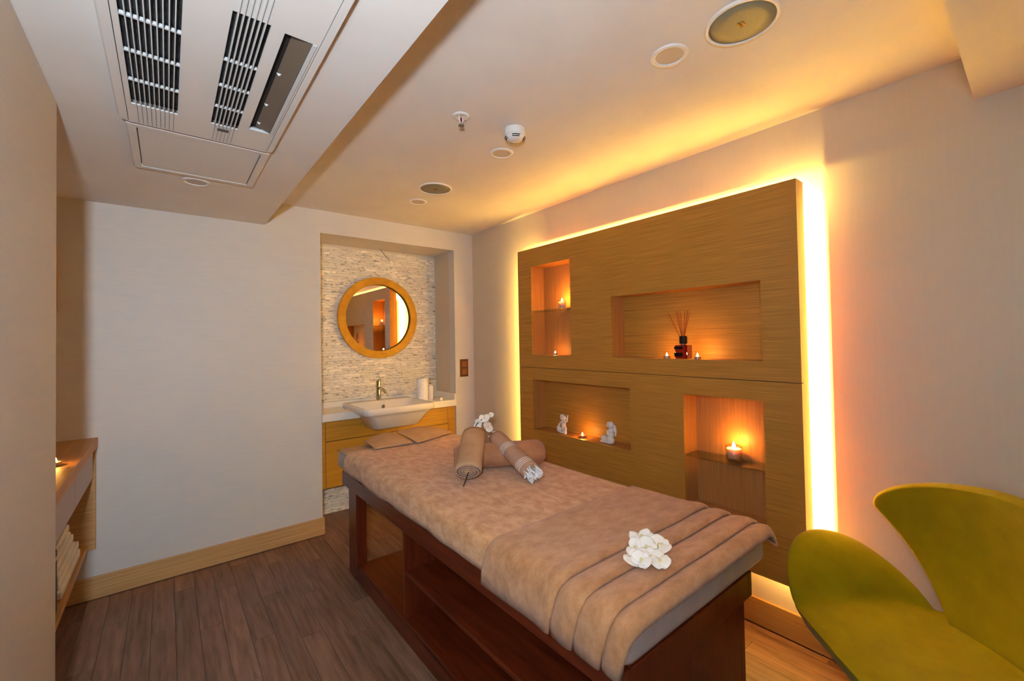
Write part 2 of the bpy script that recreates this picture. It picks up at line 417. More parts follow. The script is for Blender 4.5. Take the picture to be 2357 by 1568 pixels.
def votive(loc, label, power=1.0, s=1.0):
    t = thing('votive_candle', label, 'candle', loc, 'candles in clear glass cups')
    x, y, z = loc; r = .036*s; h = .072*s; w = .0025
    obj('glass_cup', MB().lathe([(0, 0), (r*.95, 0), (r, .004), (r*1.06, h), (r*1.06-w, h), (r-w, .007), (0, .007)], loc, 32), 'glass_clear', t, smooth=True)
    obj('wax', MB().lathe([(0, .0105), (r*.70, .0105), (r*.93, h*.78), (r*.86, h*.82), (r*.3, h*.80), (0, h*.80)], loc, 28), 'wax_pink', t, smooth=True)
    flame(t, (x, y, z+h*.80+.004), .032*s, power)
    return t
votive((2.235, 2.195, 1.684), 'glass votive candle on the glass shelf of the narrow upper niche', 2.8, .85)
tealight((2.225, 2.265, NA[2]), 'tealight on the floor of the narrow upper niche below the glass shelf', power=.35, s=.9)
tealight((2.20, 1.345, NB[2]), 'tealight left of the dark reed diffuser bottle', power=.6, s=.95)
tealight((2.20, 1.165, NB[2]), 'tealight right of the dark reed diffuser bottle', power=.9, s=.95)
tealight((2.225, 2.015, NC[2]), 'red wax tealight standing between the two white cherub figurines', 'wax_red', power=.55, s=1.05)
votive((2.242, 1.008, .834), 'large glass votive candle on the glass shelf of the lower right niche', 3.2, 1.05)

# reed diffuser
rd = thing('reed_diffuser', 'dark red glass reed diffuser bottle with black cap and seven reeds', 'diffuser', (2.225, 1.258, NB[2]))
x, y, z = rd.location
obj('bottle', MB().prism([(x-.032+.006, y-.036), (x+.032-.006, y-.036), (x+.032, y-.03), (x+.032, y+.03), (x+.026, y+.036), (x-.026, y+.036), (x-.032, y+.03), (x-.032, y-.03)], 2, z, z+.075), 'glass_red', rd, bevel=.003)
obj('label_band', B(x-.0335, x-.0325, y-.012, y+.036, z+.012, z+.034), 'plastic_black', rd)
obj('label_band', B(x-.0335, x-.0325, y-.012, y+.036, z+.052, z+.068), 'plastic_black', rd)
obj('neck', MB().lathe([(.013, .075), (.013, .083)], (x, y, z), 16), 'steel', rd, smooth=True)
obj('cap', MB().lathe([(.018, .083), (.0205, .084), (.0205, .123), (.018, .125), (.008, .125)], (x, y, z), 24), 'plastic_black', rd)
for k, (a, b) in enumerate(((-.045, .09), (-.01, .045), (0, .035), (.012, .02), (.02, -.01), (.01, -.035), (.0, -.05))):
    obj('reed', MB().tube([(x+a*.1, y+b*.12, z+.11), (x+a*.5, y+b*.95*.85, z+.255+.006*(k % 3))], .0022, 6), 'reed', rd)

# cherub figurines
def cherub(loc, label, pts, rot=0):
    mb = MB()
    for p in pts:
        mb.sphere((p[0], p[1], p[2]), p[3], 14, 9)
    R = Matrix.Translation(loc) @ Matrix.Rotation(rot, 4, 'Z')
    mb.xform(R)
    t = obj('cherub_figurine', mb, 'plaster_white', None, smooth=True, weld=False)
    # origin to base
    t.location = loc; me = t.data
    for v in me.vertices: v.co -= Vector(loc)
    md = t.modifiers.new('remesh', 'REMESH'); md.mode = 'VOXEL'; md.voxel_size = .0024; md.use_smooth_shade = True
    sm = t.modifiers.new('smooth', 'SMOOTH'); sm.iterations = 2; sm.factor = .5
    return tag(t, label, 'figurine', 'white cherub figurines')
# local: +y = left in picture, -x towards the room
cherub((2.225, 2.195, NC[2]), 'white plaster cherub figurine with spread wings, left of the red tealight', [
    (0, 0, .112, (.021, .022, .024)), (-.006, .004, .128, (.014, .017, .010)), (-.008, -.012, .118, (.012, .012, .014)), (-.006, .014, .110, (.010, .009, .012)), (-.020, .002, .108, .005),
    (.002, 0, .075, (.016, .018, .026)), (.002, 0, .050, (.018, .020, .022)),
    (-.006, .020, .078, (.008, .012, .008)), (-.012, .028, .062, (.007, .010, .009)), (-.014, .036, .050, (.006, .010, .008)), (-.010, -.022, .082, (.008, .014, .008)), (-.012, -.034, .090, (.006, .008, .007)),
    (-.012, .030, .024, (.018, .022, .020)), (-.012, .036, .040, (.016, .018, .006)), (-.010, -.010, .030, (.012, .012, .026)), (-.014, -.014, .010, (.013, .010, .009)), (-.012, -.030, .040, (.010, .013, .012)), (-.012, -.034, .022, (.008, .008, .020)), (-.016, -.034, .006, (.012, .008, .006)),
    (.006, -.030, .100, (.004, .008, .018)), (.006, -.036, .118, (.004, .005, .016)), (.006, -.040, .130, (.003, .003, .010)), (.008, .030, .104, (.004, .008, .014)), (.008, .036, .116, (.004, .005, .012)), (0, 0, .006, (.024, .030, .006))])
cherub((2.225, 1.775, NC[2]), 'white plaster cherub figurine kneeling by a small block, right of the red tealight', [
    (0, -.004, .120, (.022, .023, .024)), (-.004, .004, .134, (.014, .016, .009)), (-.006, .014, .118, (.012, .010, .014)), (-.018, .004, .114, .005), (-.002, -.018, .120, (.014, .010, .016)),
    (.002, -.006, .085, (.018, .018, .026)), (.002, -.004, .055, (.020, .021, .026)), (-.010, .010, .080, (.008, .012, .009)), (-.012, .012, .066, (.009, .009, .014)),
    (-.006, .006, .030, (.018, .018, .026)), (-.006, -.014, .022, (.018, .020, .022)), (-.012, .000, .008, (.016, .022, .008)),
    (-.008, .044, .026, (.020, .022, .022)), (-.008, .044, .044, (.017, .019, .008)), (-.012, .050, .010, (.018, .024, .010)),
    (.008, -.030, .100, (.005, .010, .024)), (.008, -.036, .084, (.005, .009, .026)), (.008, -.034, .062, (.004, .006, .014)), (0, .01, .004, (.024, .034, .004))])

# ------------------------------------------------------------------ massage bed
BX0, BX1, BY0, BY1 = .905, 1.610, .680, 2.885
bed = thing('massage_bed', 'dark red wooden massage bed with open storage base and taupe mattress', 'massage bed', (1.3, 1.8, 0))
zt = .627
# mattress: rounded slab
def rbox(x0, x1, y0, y1, z0, z1): return B(x0, x1, y0, y1, z0, z1)
obj('mattress', rbox(.884, 1.722, .668, 3.0, .629, .752), 'leatherette', bed, bevel=.036, segs=6, smooth=True)
ap = .085
obj('apron', B(BX0-.012, BX0+.012, BY0, BY1+.03, zt-ap, zt), 'cherry_wood', bed, bevel=.002)
obj('apron', B(BX1-.012, BX1+.012, BY0, BY1+.03, zt-ap, zt), 'cherry_wood', bed, bevel=.002)
obj('apron', B(BX0+.012, BX1-.012, BY0, BY0+.02, zt-ap, zt), 'cherry_upright', bed, bevel=.002)
obj('apron', B(BX0+.012, BX1-.012, BY1+.01, BY1+.03, zt-ap, zt), 'cherry_upright', bed, bevel=.002)
obj('top_board', B(BX0+.012, BX1-.012, BY0+.02, BY1+.01, zt-.022, zt), 'cherry_wood', bed)
for px in (BX0, BX1-.065):
    obj('leg', B(px, px+.065, 2.69, 2.825, 0, zt-ap), 'cherry_upright', bed, bevel=.002)
obj('bottom_board', B(BX0+.006, BX1-.006, BY0+.05, 2.69, .078, .098), 'cherry_wood', bed, bevel=.001)
obj('plinth', B(BX0+.002, BX0+.022, BY0+.05, 2.69, 0, .078), 'cherry_wood', bed)
obj('plinth', B(BX1-.022, BX1-.002, BY0+.05, 2.69, 0, .078), 'cherry_wood', bed)
obj('divider', B(BX0+.004, BX1-.004, 2.008, 2.026, .098, zt-.022), 'cherry_upright', bed, bevel=.001)
obj('shelf', B(BX0+.006, BX1-.03, .78, 2.008, .318, .336), 'cherry_wood', bed, bevel=.001)
obj('back_board', B(BX1-.03, BX1-.014, .78, 2.008, .098, zt-.022), 'cherry_wood', bed)
obj('end_panel', B(BX0, BX1-.062, .690, .780, 0, zt-ap), 'cherry_upright', bed, bevel=.002)
obj('end_panel', B(BX1-.062, BX1-.03, .690, .780, 0, zt-ap), 'cherry_upright', bed, bevel=.002)

# cross-section of the draped bed top, left hem -> right hem, with outward normals
def section(zl, zr, top=.755, xl=.880, xr=1.726):
    p = [(xl-.003, zl), (xl-.003, (zl+top-.05)/2), (xl-.001, top-.042), (xl+.004, top-.024), (xl+.016, top-.009), (xl+.036, top-.001), (xl+.07, top)]
    n = 30
    for i in range(1, n): p.append((xl+.07+(xr-xl-.14)*i/n, top))
    p += [(xr-.07, top), (xr-.036, top-.001), (xr-.016, top-.009), (xr-.004, top-.024), (xr+.001, top-.042), (xr+.003, (zr+top-.05)/2), (xr+.003, zr)]
    out = []
    for i, (a, b) in enumerate(p):
        q0, q1 = p[max(i-1, 0)], p[min(i+1, len(p)-1)]
        tx, tz = q1[0]-q0[0], q1[1]-q0[1]; l = math.hypot(tx, tz); out.append((a, b, -tz/l, tx/l))
    return out
def drape(prof, zl, zr, skew=.0, wob=.0, seed=0, hemwave=.004):
    rnd = random.Random(seed); ph = [rnd.uniform(0, 6) for _ in range(6)]
    rows = []
    for y, h in prof:
        row = []
        zl_ = zl + hemwave*math.sin(y*7+ph[0]) + hemwave*.6*math.sin(y*17+ph[1])
        zr_ = zr + hemwave*math.sin(y*6+ph[2])
        sec = section(zl_, zr_)
        for i, (a, b, nx, nz_) in enumerate(sec):
            hang = max(0, min(1, (.755-b)/.12)); s_ = -1 if a < 1.3 else 1
            w = wob*(math.sin(a*9+y*5+ph[3])*math.sin(y*8-a*4+ph[4]) + .5*math.sin(a*21-y*13+ph[5]))
            w += wob*2.2*hang*math.sin(y*23+ph[1])*math.sin(y*7.3+ph[2])
            hh = max(.0015, h + (w if h > .004 else 0))
            if h > .0125: hh = .0125+(hh-.0125)*(1-.45*hang)
            row.append((a+nx*hh, y+skew*hang*(1 if s_ < 0 else -.6), b+nz_*hh))
        rows.append(row)
    return MB().grid(rows)
ys = np.linspace(2.80, .70, 96)
sheet = obj('bed_sheet', drape([(2.812, .0016), (2.812, .006)]+[(float(v), .0085) for v in ys]+[(.69, .003)], .650, .655, 0, .0016, 3, .003), 'terry_brown', smooth=True, solid=.0045)
tag(sheet, 'brown terry sheet draped over the middle of the massage bed', 'sheet')
hb = thing('head_towel', 'thin tan cloth laid flat over the head end of the massage bed', 'towel', (1.3, 2.9, .752))
obj('cloth', MB().grid([[(.888+.83*i/20, yv, .7535+.0012*math.sin(i*1.3+yv*30) - (.006 if i in (0, 20) else 0) - (.010 if yv > 2.99 else 0)) for i in range(21)] for yv in (2.82, 2.86, 2.90, 2.94, 2.975, 2.995)]), 'cotton_tan', hb, smooth=True, solid=.003, soff=1)
# folded foot towel with pleats
prof = [(1.236, .0095), (1.236, .017), (1.228, .0215), (1.19, .0225), (1.10, .0225), (1.0, .0235), (.95, .027), (.92, .032), (.903, .0345), (.892, .033), (.885, .028), (.883, .022), (.887, .0155), (.895, .0115), (.893, .0105),
        (.878, .0165), (.865, .024), (.84, .031), (.815, .034), (.803, .0325), (.796, .0275), (.794, .0215), (.798, .015), (.806, .0115), (.804, .0105),
        (.789, .0165), (.775, .024), (.745, .031), (.718, .0335), (.706, .032), (.699, .027), (.697, .021), (.701, .015), (.709, .0115), (.707, .0105),
        (.692, .016), (.680, .022), (.664, .025), (.650, .022), (.642, .014), (.638, .004), (.640, -.008)]
dense = []
for (a, b) in zip(prof[:-1], prof[1:]):
    k = max(1, int(abs(a[0]-b[0])/.03)); dense += [(a[0]+(b[0]-a[0])*i/k, a[1]+(b[1]-a[1])*i/k) for i in range(k)]
dense.append(prof[-1])
def drape_towel():
    mb = drape([(y, max(h, .002)) for y, h in dense], .612, .728, .040, .0014, 11, .004)
    # let the front edge roll down over the end of the mattress
    mb.v = [(p[0], p[1], p[2]-max(0, .655-p[1])*.9) for p in mb.v]
    return mb
ft = obj('foot_towel', drape_towel(), 'terry_brown_dark', smooth=True, solid=.005)
tag(ft, 'brown terry towel folded into four pleats across the foot of the bed', 'towel')

# small folded cloths at the head end
def cloth_patch(name, label, near, far, mid_lift, mat='cotton_tan'):
    rows = []
    nn = 14
    for j in range(nn+1):
        v = j/nn; row = []
        for i in range(nn+1):
            u = i/nn
            def on(pl):
                s_ = u*(len(pl)-1); k = min(int(s_), len(pl)-2); q = s_-k
                return Vector(pl[k]).lerp(Vector(pl[k+1]), q)
            p = on(near).lerp(on(far), v)
            p.z += mid_lift*math.sin(PI*v)*(.6+.4*math.sin(PI*u)) + .0012*math.sin(9*u+5*v)
            row.append(tuple(p))
        rows.append(row)
    o = obj(name, MB().grid(rows), mat, smooth=True, solid=.012, soff=1, sub=1)
    return tag(o, label, 'towel', 'folded face towels at the head end')
cloth_patch('face_towel', 'folded tan face towel arched at the head end, the left of two', [(1.045, 2.74, .768), (1.18, 2.73, .768), (1.312, 2.722, .768)],
            [(1.048, 2.95, .775), (1.12, 2.955, .800), (1.185, 2.96, .812), (1.25, 2.955, .810), (1.288, 2.88, .784)], .012)
cloth_patch('face_towel', 'folded tan face towel at the head end, the right of two, nearer the niche panel', [(1.325, 2.70, .768), (1.50, 2.76, .768), (1.674, 2.83, .768)],
            [(1.275, 2.945, .812), (1.36, 2.955, .818), (1.44, 2.96, .822), (1.55, 2.955, .808), (1.66, 2.95, .776)], .010)

# rolled towels
def roll_mesh(p0, p1, r, flat=.8, rings=18, n=40, taper=0.0, upv=Vector((0, 0, 1)), round_=.25):
    p0, p1 = Vector(p0), Vector(p1); d = (p1-p0).normalized(); a = d.cross(upv).normalized(); b = a.cross(d).normalized(); L = (p1-p0).length
    rows = []
    for i in range(rings+1):
        s_ = i/rings; dist = min(s_, 1-s_)*L; k = 1.0
        rd_ = r*round_
        if dist < rd_: k = 1-round_*.55*(1-math.sqrt(max(0, 1-(1-dist/rd_)**2)))
        rad = r*(1-taper*s_)*k
        rows.append([p0+d*(s_*L)+a*(math.cos(2*PI*j/n)*rad)+b*(math.sin(2*PI*j/n)*rad*flat)*(1+.02*math.sin(5*s_+j*.3)) for j in range(n)])
    mb = MB(); v = [p for r_ in rows for p in r_]
    f = [(i*n+j, i*n+(j+1) % n, (i+1)*n+(j+1) % n, (i+1)*n+j) for i in range(rings) for j in range(n)]
    f += [tuple(range(n))[::-1], tuple(rings*n+j for j in range(n))]
    mb.add(v, f); return mb, d, a, b
bz = .766
mb, d, a, b = roll_mesh((1.215, 2.03, bz+.066), (1.655, 1.80, bz+.066), .086, .76, round_=.5)
bl = obj('bolster_towel', mb, 'terry_rose', smooth=True)
tag(bl, 'thick rose-brown terry towel bolster lying behind the two leaning rolls', 'towel')
# left roll with spiral end
P0, P1 = Vector((1.150, 1.795, .822)), Vector((1.372, 2.07, .935))
t = thing('rolled_towel', 'plain brown rolled towel leaning on the bolster with spiral end showing', 'towel', P0)
mb, d, a, b = roll_mesh(P0, P1, .068, .64, round_=.12, rings=12)
obj('roll', mb, 'cotton_tan', t, smooth=True)
sp = []
for i in range(90):
    th = 2*PI*3.2*i/90; rad = .066-.052*i/90
    sp.append(P0 - d*.002 + a*math.cos(th)*rad + b*math.sin(th)*rad*.62)
obj('spiral_layers', MB().tube(sp, .0042, 7), 'cotton_weave', t, smooth=True)
sp2 = [p - d*.0012 + (P0-p)*.11 for p in sp]
obj('spiral_gap', MB().tube(sp2, .0018, 6), 'groove', t, smooth=True)
# right roll with white stripes and tassels
Q0, Q1 = Vector((1.405, 1.615, .812)), Vector((1.468, 1.985, .908))
t = thing('striped_towel_roll', 'brown rolled towel with white stripes and white tassel fringe leaning on bolster', 'towel', Q0)
mb, d, a, b = roll_mesh(Q0, Q1, .050, .84, round_=.1, rings=16)
rl = obj('roll', mb, 'cotton_weave', t, smooth=True)
Lr = (Q1-Q0).length
for base in (.03, .205):
    for k in range(4):
        s0 = base+k*.0125
        m2 = MB(); n = 40; ring = []
        for e in (0, .0042):
            for j in range(n):
                ring.append(Q0+d*(s0+e)+a*(math.cos(2*PI*j/n)*.0508)+b*(math.sin(2*PI*j/n)*.0508*.84)*(1+.02*math.sin(5*(s0/Lr)+j*.3)))
        m2.add(ring, [(j, (j+1) % n, n+(j+1) % n, n+j) for j in range(n)])
        obj('white_stripe', m2, 'cotton_white', rl, smooth=True)
fr = MB(); rnd = random.Random(5)
for k in range(46):
    th = rnd.uniform(0, 2*PI); rad = .046*math.sqrt(rnd.random())
    s0 = Q0 + a*math.cos(th)*rad + b*math.sin(th)*rad*.84 + d*.004
    e = s0 - d*rnd.uniform(.025, .062) + a*rnd.uniform(-.022, .012) + Vector((0, 0, rnd.uniform(-.012, .006)))
    e.z = max(e.z, .771); mid = (s0+e)/2 + Vector((rnd.uniform(-.006, .006), rnd.uniform(-.006, .006), .004))
    mid.z = max(mid.z, .772)
    fr.tube([s0, mid, e], [.0038, .0036, .0045], 6)
o_ = obj('tassel_fringe', fr, 'cotton_white', t, smooth=True, weld=False); o_['kind'] = 'stuff'
fr = MB()
for k in range(12):
    th = rnd.uniform(0, 2*PI); rad = .04*math.sqrt(rnd.random()); s0 = Q1 + a*math.cos(th)*rad + b*math.sin(th)*rad*.8
    fr.tube([s0-d*.004, s0+d*.012 - a*.004, s0+d*.022-a*.012], .0038, 6)
o_ = obj('tassel_fringe', fr, 'cotton_white', t, smooth=True, weld=False); o_['kind'] = 'stuff'

# orchid blossoms
def petal(mb, c, d, up, ln, wd, cup=.25):
    """rounded petal from c along d; up is its face normal"""
    d = d.normalized(); up = (up-d*up.dot(d)).normalized(); s_ = d.cross(up)
    rows = []
    for i in range(7):
        v = i/6; w = wd*math.sin(PI*min(.97, (.12+.83*v)))**.75
        rows.append([c + d*(ln*v) + s_*(w*(j/4)) + up*(cup*ln*(v*v*.6) - cup*ln*.5*abs(j/4)**2*math.sin(PI*v)) for j in range(-4, 5)])
    mb.grid(rows)
def orchid(parent, c, face, spin, size):
    c = Vector(c); face = Vector(face).normalized()
    a = face.cross(Vector((.3, .2, 1))).normalized(); b = face.cross(a)
    hb_ = obj('blossom', MB().sphere(c+face*.005, (size*.16, size*.16, size*.2), 10, 7), 'petal_heart', parent, smooth=True)
    for k, (ang, ln, wd) in enumerate(((90, .95, .5), (210, 1.0, .48), (330, 1.0, .48), (20, 1.08, .78), (160, 1.08, .78))):
        t_ = math.radians(ang)+spin; dr = a*math.cos(t_)+b*math.sin(t_)
        mb = MB(); petal(mb, c+face*(.003 if k > 2 else 0), dr+face*.12, face, size*ln, size*wd, .22)
        obj('petal', mb, 'petal', hb_, smooth=True, solid=.0012)
oc = thing('orchid_cluster', 'cluster of white orchid blossoms lying on the pleated foot towel', 'flower', (1.16, .83, .787))
Z0 = .805
for (x, y, sz, sp_) in ((1.235, .895, .040, .3), (1.165, .870, .034, 1.2), (1.215, .815, .036, 2.2), (1.105, .835, .032, .7), (1.140, .795, .036, 3.1), (1.175, .835, .036, 1.8), (1.098, .800, .030, 2.6), (1.140, .765, .029, .2)):
    orchid(oc, (x-.016, y-.040, Z0-.004+random.uniform(0, .012)), (random.uniform(-.45, -.15), random.uniform(-.45, -.15), .9), sp_, sz)
obj('stem', MB().tube([(1.19, .875, .790), (1.24, .885, .791), (1.285, .905, .791)], .002, 6), 'stem', oc)
os_ = thing('orchid_spray', 'white orchid spray sticking out behind the plain rolled towel', 'flower', (1.095, 1.75, .77))
obj('stem', MB().tube([(1.097, 1.755, .772), P0 - d*0 + Vector((-.012, -.012, -.012)), (1.16, 1.80, .822), (1.37, 2.075, .94), (1.45, 2.16, .962), (1.53, 2.20, .985), (1.575, 2.2, .995)], .0026, 7), 'stem', os_, smooth=True)
for (c_, f_, sp_, sz) in (((1.528, 2.19, .985), (-.5, -.6, .5), .2, .032), ((1.472, 2.18, .958), (-.7, -.5, .1), 1.4, .030), ((1.556, 2.20, .925), (.1, -.8, .3), 2.4, .036), ((1.580, 2.2, .994), (-.2, -.6, .8), .9, .022), ((1.462, 2.16, .925), (-.6, -.6, -.2), 2.0, .026)):
    orchid(os_, c_, f_, sp_, sz)

# ------------------------------------------------------------------ vanity in the alcove
v = thing('vanity_cabinet', 'floating oak vanity cabinet with two drawer rows in the stone alcove', 'cabinet', (1.53, 3.7, .333))
YF = 3.532
obj('body', slab(1, YF+.02, YF+.04, (XA1+.002, XA2-.002), (.333, .852)), 'vanity_oak', v)
obj('bottom', B(XA1+.002, XA2-.002, YF+.02, YA-.018, .333, .351), 'vanity_oak', v)
obj('stile', B(XA1+.002, .958, YF, YF+.02, .333, .850), 'vanity_oak', v)
obj('stile', B(2.052, XA2-.002, YF, YF+.02, .333, .850), 'vanity_oak', v)
obj('drawer_front', B(.961, 2.049, YF, YF+.02, .697, .848), 'vanity_oak', v, bevel=.001)
obj('drawer_front', B(.961, 1.504, YF, YF+.02, .335, .692), 'vanity_oak', v, bevel=.001)
obj('drawer_front', B(1.508, 2.049, YF, YF+.02, .335, .692), 'vanity_oak', v, bevel=.001)
w = thing('worktop', 'white quartz worktop with upstand in the stone alcove', 'worktop', (1.53, 3.7, .852))
obj('slab', slab(2, .854, .912, (XA1+.001, XA2-.001), (3.506, YA-.018), [(1.262, 1.788, 3.4, 3.80)]), 'quartz_white', w)
obj('upstand', B(XA1+.001, XA2-.001, YA-.038, YA-.018, .912, .958), 'quartz_white', w, bevel=.002)
obj('upstand', B(XA2-.021, XA2-.001, 3.506, YA-.038, .912, .966), 'quartz_white', w, bevel=.002)
# semi-recessed basin
bs = thing('washbasin', 'white ceramic semi-recessed washbasin projecting from the worktop', 'washbasin', (1.5, 3.52, .77))
def rrect(x0, x1, y0, y1, r, n=5):
    pts = []
    for cx_, cy_, a0 in ((x1-r, y1-r, 0), (x0+r, y1-r, 90), (x0+r, y0+r, 180), (x1-r, y0+r, 270)):
        for k in range(n+1):
            t_ = math.radians(a0+90*k/n); pts.append((cx_+r*math.cos(t_), cy_+r*math.sin(t_)))
    return pts
def loft(levels, closed_bottom=True, closed_top=True):
    mb = MB(); n = len(levels[0][0]); vv = []; ff = []
    for pts, z_ in levels: vv += [(p[0], p[1], z_) for p in pts]
    for i in range(len(levels)-1):
        for j in range(n): ff.append((i*n+j, i*n+(j+1) % n, (i+1)*n+(j+1) % n, (i+1)*n+j))
    if closed_bottom: ff.append(tuple(range(n))[::-1])
    if closed_top: ff.append(tuple((len(levels)-1)*n+j for j in range(n)))
    return mb.add(vv, ff)
X0, X1, Y0, Y1 = 1.165, 1.765, 3.235, 3.800
obj('bowl', loft([(rrect(X0+.115, X1-.115, Y0+.10, Y1-.12, .05), .770), (rrect(X0+.105, X1-.105, Y0+.085, Y1-.10, .055), .776), (rrect(X0+.045, X1-.045, Y0+.03, Y1-.02, .05), .870), (rrect(X0+.012, X1-.012, Y0+.010, Y1-.005, .05), .896),
                  (rrect(X0, X1, Y0, Y1, .045), .902), (rrect(X0, X1, Y0, Y1, .045), .945), (rrect(X0+.003, X1-.003, Y0+.003, Y1-.003, .043), .950), (rrect(X0+.020, X1-.020, Y0+.018, Y1-.125, .04), .950), (rrect(X0+.026, X1-.026, Y0+.024, Y1-.131, .04), .945),
                  (rrect(X0+.06, X1-.06, Y0+.06, Y1-.15, .05), .865), (rrect(X0+.14, X1-.14, Y0+.12, Y1-.22, .05), .838)]), 'ceramic', bs, smooth=True)
obj('overflow', MB().lathe([(0, 0), (.013, 0), (.015, .003), (.015, .006)], (1.468, 3.632, .905), 18, 'y'), 'steel', bs)
fc = thing('faucet', 'chrome single-lever basin faucet', 'faucet', (1.463, 3.735, .950))
fx, fy, fz = fc.location
obj('body', MB().lathe([(.026, 0), (.026, .004), (.020, .008), (.020, .128), (.0215, .130), (.0215, .172), (.019, .175)], (fx, fy, fz), 24), 'chrome', fc)
obj('spout', MB().tube([(fx, fy, fz+.108), (fx+.01, fy-.05, fz+.104), (fx+.018, fy-.095, fz+.092), (fx+.021, fy-.108, fz+.075)], [.014, .013, .0125, .013], 12), 'chrome', fc, smooth=True)
obj('lever', MB().tube([(fx, fy, fz+.172), (fx+.008, fy+.0, fz+.182), (fx+.03, fy-.005, fz+.186)], [.006, .005, .004], 8), 'chrome', fc, smooth=True)
pt = thing('paper_towel_roll', 'upright roll of white paper towel on the worktop', 'paper roll', (1.835, 3.62, .912))
px_, py_, pz_ = pt.location
obj('roll', MB().lathe([(.019, .004), (.050, 0), (.0515, .004), (.0515, .212), (.050, .215), (.020, .213)], (px_, py_, pz_), 32, cap=False), 'cotton_white', pt, smooth=False)
obj('core', MB().lathe([(.019, .004), (.019, .214)], (px_, py_, pz_), 20, cap=False), 'cable', pt, smooth=True)
sd = thing('soap_dispenser', 'white soap dispenser bottle with chrome pump beside the paper roll', 'soap dispenser', (1.955, 3.69, .912))
px_, py_, pz_ = sd.location
obj('bottle', MB().lathe([(.028, 0), (.030, .004), (.030, .118), (.026, .132), (.013, .140), (.012, .146)], (px_, py_, pz_), 24), 'ceramic', sd, smooth=True)
obj('pump', MB().lathe([(.014, .146), (.014, .160), (.005, .162), (.005, .188), (.012, .190), (.012, .200), (.009, .203)], (px_, py_, pz_), 18), 'chrome', sd)
obj('nozzle', MB().tube([(px_, py_, pz_+.196), (px_+.015, py_-.03, pz_+.195), (px_+.018, py_-.036, pz_+.188)], .0045, 8), 'chrome', sd, smooth=True)
tb_ = thing('tumbler', 'small low metal dish on the right end of the worktop', 'dish', (1.985, 3.535, .912))
px_, py_, pz_ = tb_.location
obj('cup', MB().lathe([(0, 0), (.014, 0), (.019, .004), (.020, .030), (.018, .030), (.0165, .006), (0, .004)], (px_, py_, pz_), 20), 'ceramic', tb_, smooth=True)
obj('rim', MB().lathe([(.0205, .028), (.0215, .030), (.0205, .032), (.018, .032)], (px_, py_, pz_), 20, cap=False), 'steel', tb_, smooth=True)
# round mirror
mr_ = thing('round_mirror', 'round wall mirror with golden wood frame on the stone wall', 'mirror', (1.525, YA-.02, 1.69))
mx, my, mz = 1.53, YA-.016, 1.690
obj('frame', MB().lathe([(.305, 0), (.372, 0), (.374, -.004), (.374, -.034), (.371, -.038), (.309, -.038), (.306, -.035)], (mx, my, mz), 72, 'y', cap=False), 'mirror_frame_wood', mr_, smooth=False)
obj('glass', MB().lathe([(0, -.012), (.307, -.012), (.307, -.004), (0, -.004)], (mx, my, mz), 72, 'y'), 'mirror_silver', mr_)
wi = obj('dangling_cable', MB().tube([(1.545, 3.84, ZA), (1.548, 3.84, 2.312), (1.565, 3.838, 2.295), (1.59, 3.84, 2.265), (1.615, 3.842, 2.243), (1.625, 3.845, 2.232)], .0035, 7), 'cable', smooth=True)
tag(wi, 'short loose cable hanging from the alcove ceiling above the mirror', 'cable')
sw_ = thing('light_switch', 'brown double light switch plate on the back wall beside the alcove', 'switch', (2.22, YB, 1.204))
obj('plate', B(2.178, 2.266, YB-.009, YB-.0005, 1.120, 1.287), 'switch_wood', sw_, bevel=.002)
obj('rocker', B(2.196, 2.250, YB-.013, YB-.008, 1.212, 1.268), 'switch_rocker', sw_, bevel=.002)
obj('rocker', B(2.196, 2.250, YB-.013, YB-.008, 1.140, 1.196), 'switch_rocker', sw_, bevel=.002)

# ------------------------------------------------------------------ ceiling fittings
def downlight(x, y, z, label, r=.066):
    t_ = thing('downlight', label, 'ceiling light', (x, y, z), 'switched-off recessed downlights')
    obj('trim_ring', MB().lathe([(r, 0), (r, -.003), (r*.96, -.006), (r*.80, -.007), (r*.73, -.003), (r*.73, .0)], (x, y, z), 40, cap=False), 'plastic_white', t_, smooth=True)
    obj('lens', MB().lathe([(0, -.0025), (r*.735, -.0025), (r*.735, -.0005), (0, -.0005)], (x, y, z), 40), 'lens_frosted', t_)
downlight(1.44, .840, ZC, 'round downlight next to the large ceiling speaker')
downlight(1.445, 1.862, ZC, 'round downlight just behind the smoke detector')
downlight(1.447, 2.883, ZC, 'round downlight next to the far small-looking ceiling speaker')
downlight(.121, 2.780, ZS, 'round downlight on the lowered soffit behind the access hatch', .062)
def speaker(x, y, z, label, r=.112):
    t_ = thing('ceiling_speaker', label, 'speaker', (x, y, z), 'round ceiling speakers')
    obj('bezel', MB().lathe([(r, 0), (r, -.004), (r*.97, -.008), (r*.90, -.008), (r*.885, -.005), (r*.885, 0)], (x, y, z), 48, cap=False), 'plastic_white', t_, smooth=True)
    obj('grille', MB().lathe([(0, -.006), (r*.5, -.0058), (r*.887, -.004), (r*.887, -.0005), (0, -.0005)], (x, y, z), 48), 'speaker_grille', t_, smooth=True)
    for k in (-1, 1):
        obj('badge_bar', B(x-.012+.004*0, x+.012, y-.0025+k*.006, y+.0025+k*.006, z-.0085, z-.0055), 'brass', t_)
speaker(1.478, .602, ZC, 'large round ceiling speaker nearest the camera with grey grille and brass badge')
speaker(1.418, 2.565, ZC, 'round ceiling speaker with grey grille far off near the back wall')
sk = thing('sprinkler', 'white ceiling fire sprinkler with red bulb', 'sprinkler', (1.056, 1.66, ZC))
x, y, z = sk.location
obj('escutcheon', MB().lathe([(.040, 0), (.040, -.003), (.034, -.007), (.018, -.004), (.014, -.002)], (x, y, z), 32), 'plastic_white', sk, smooth=True)
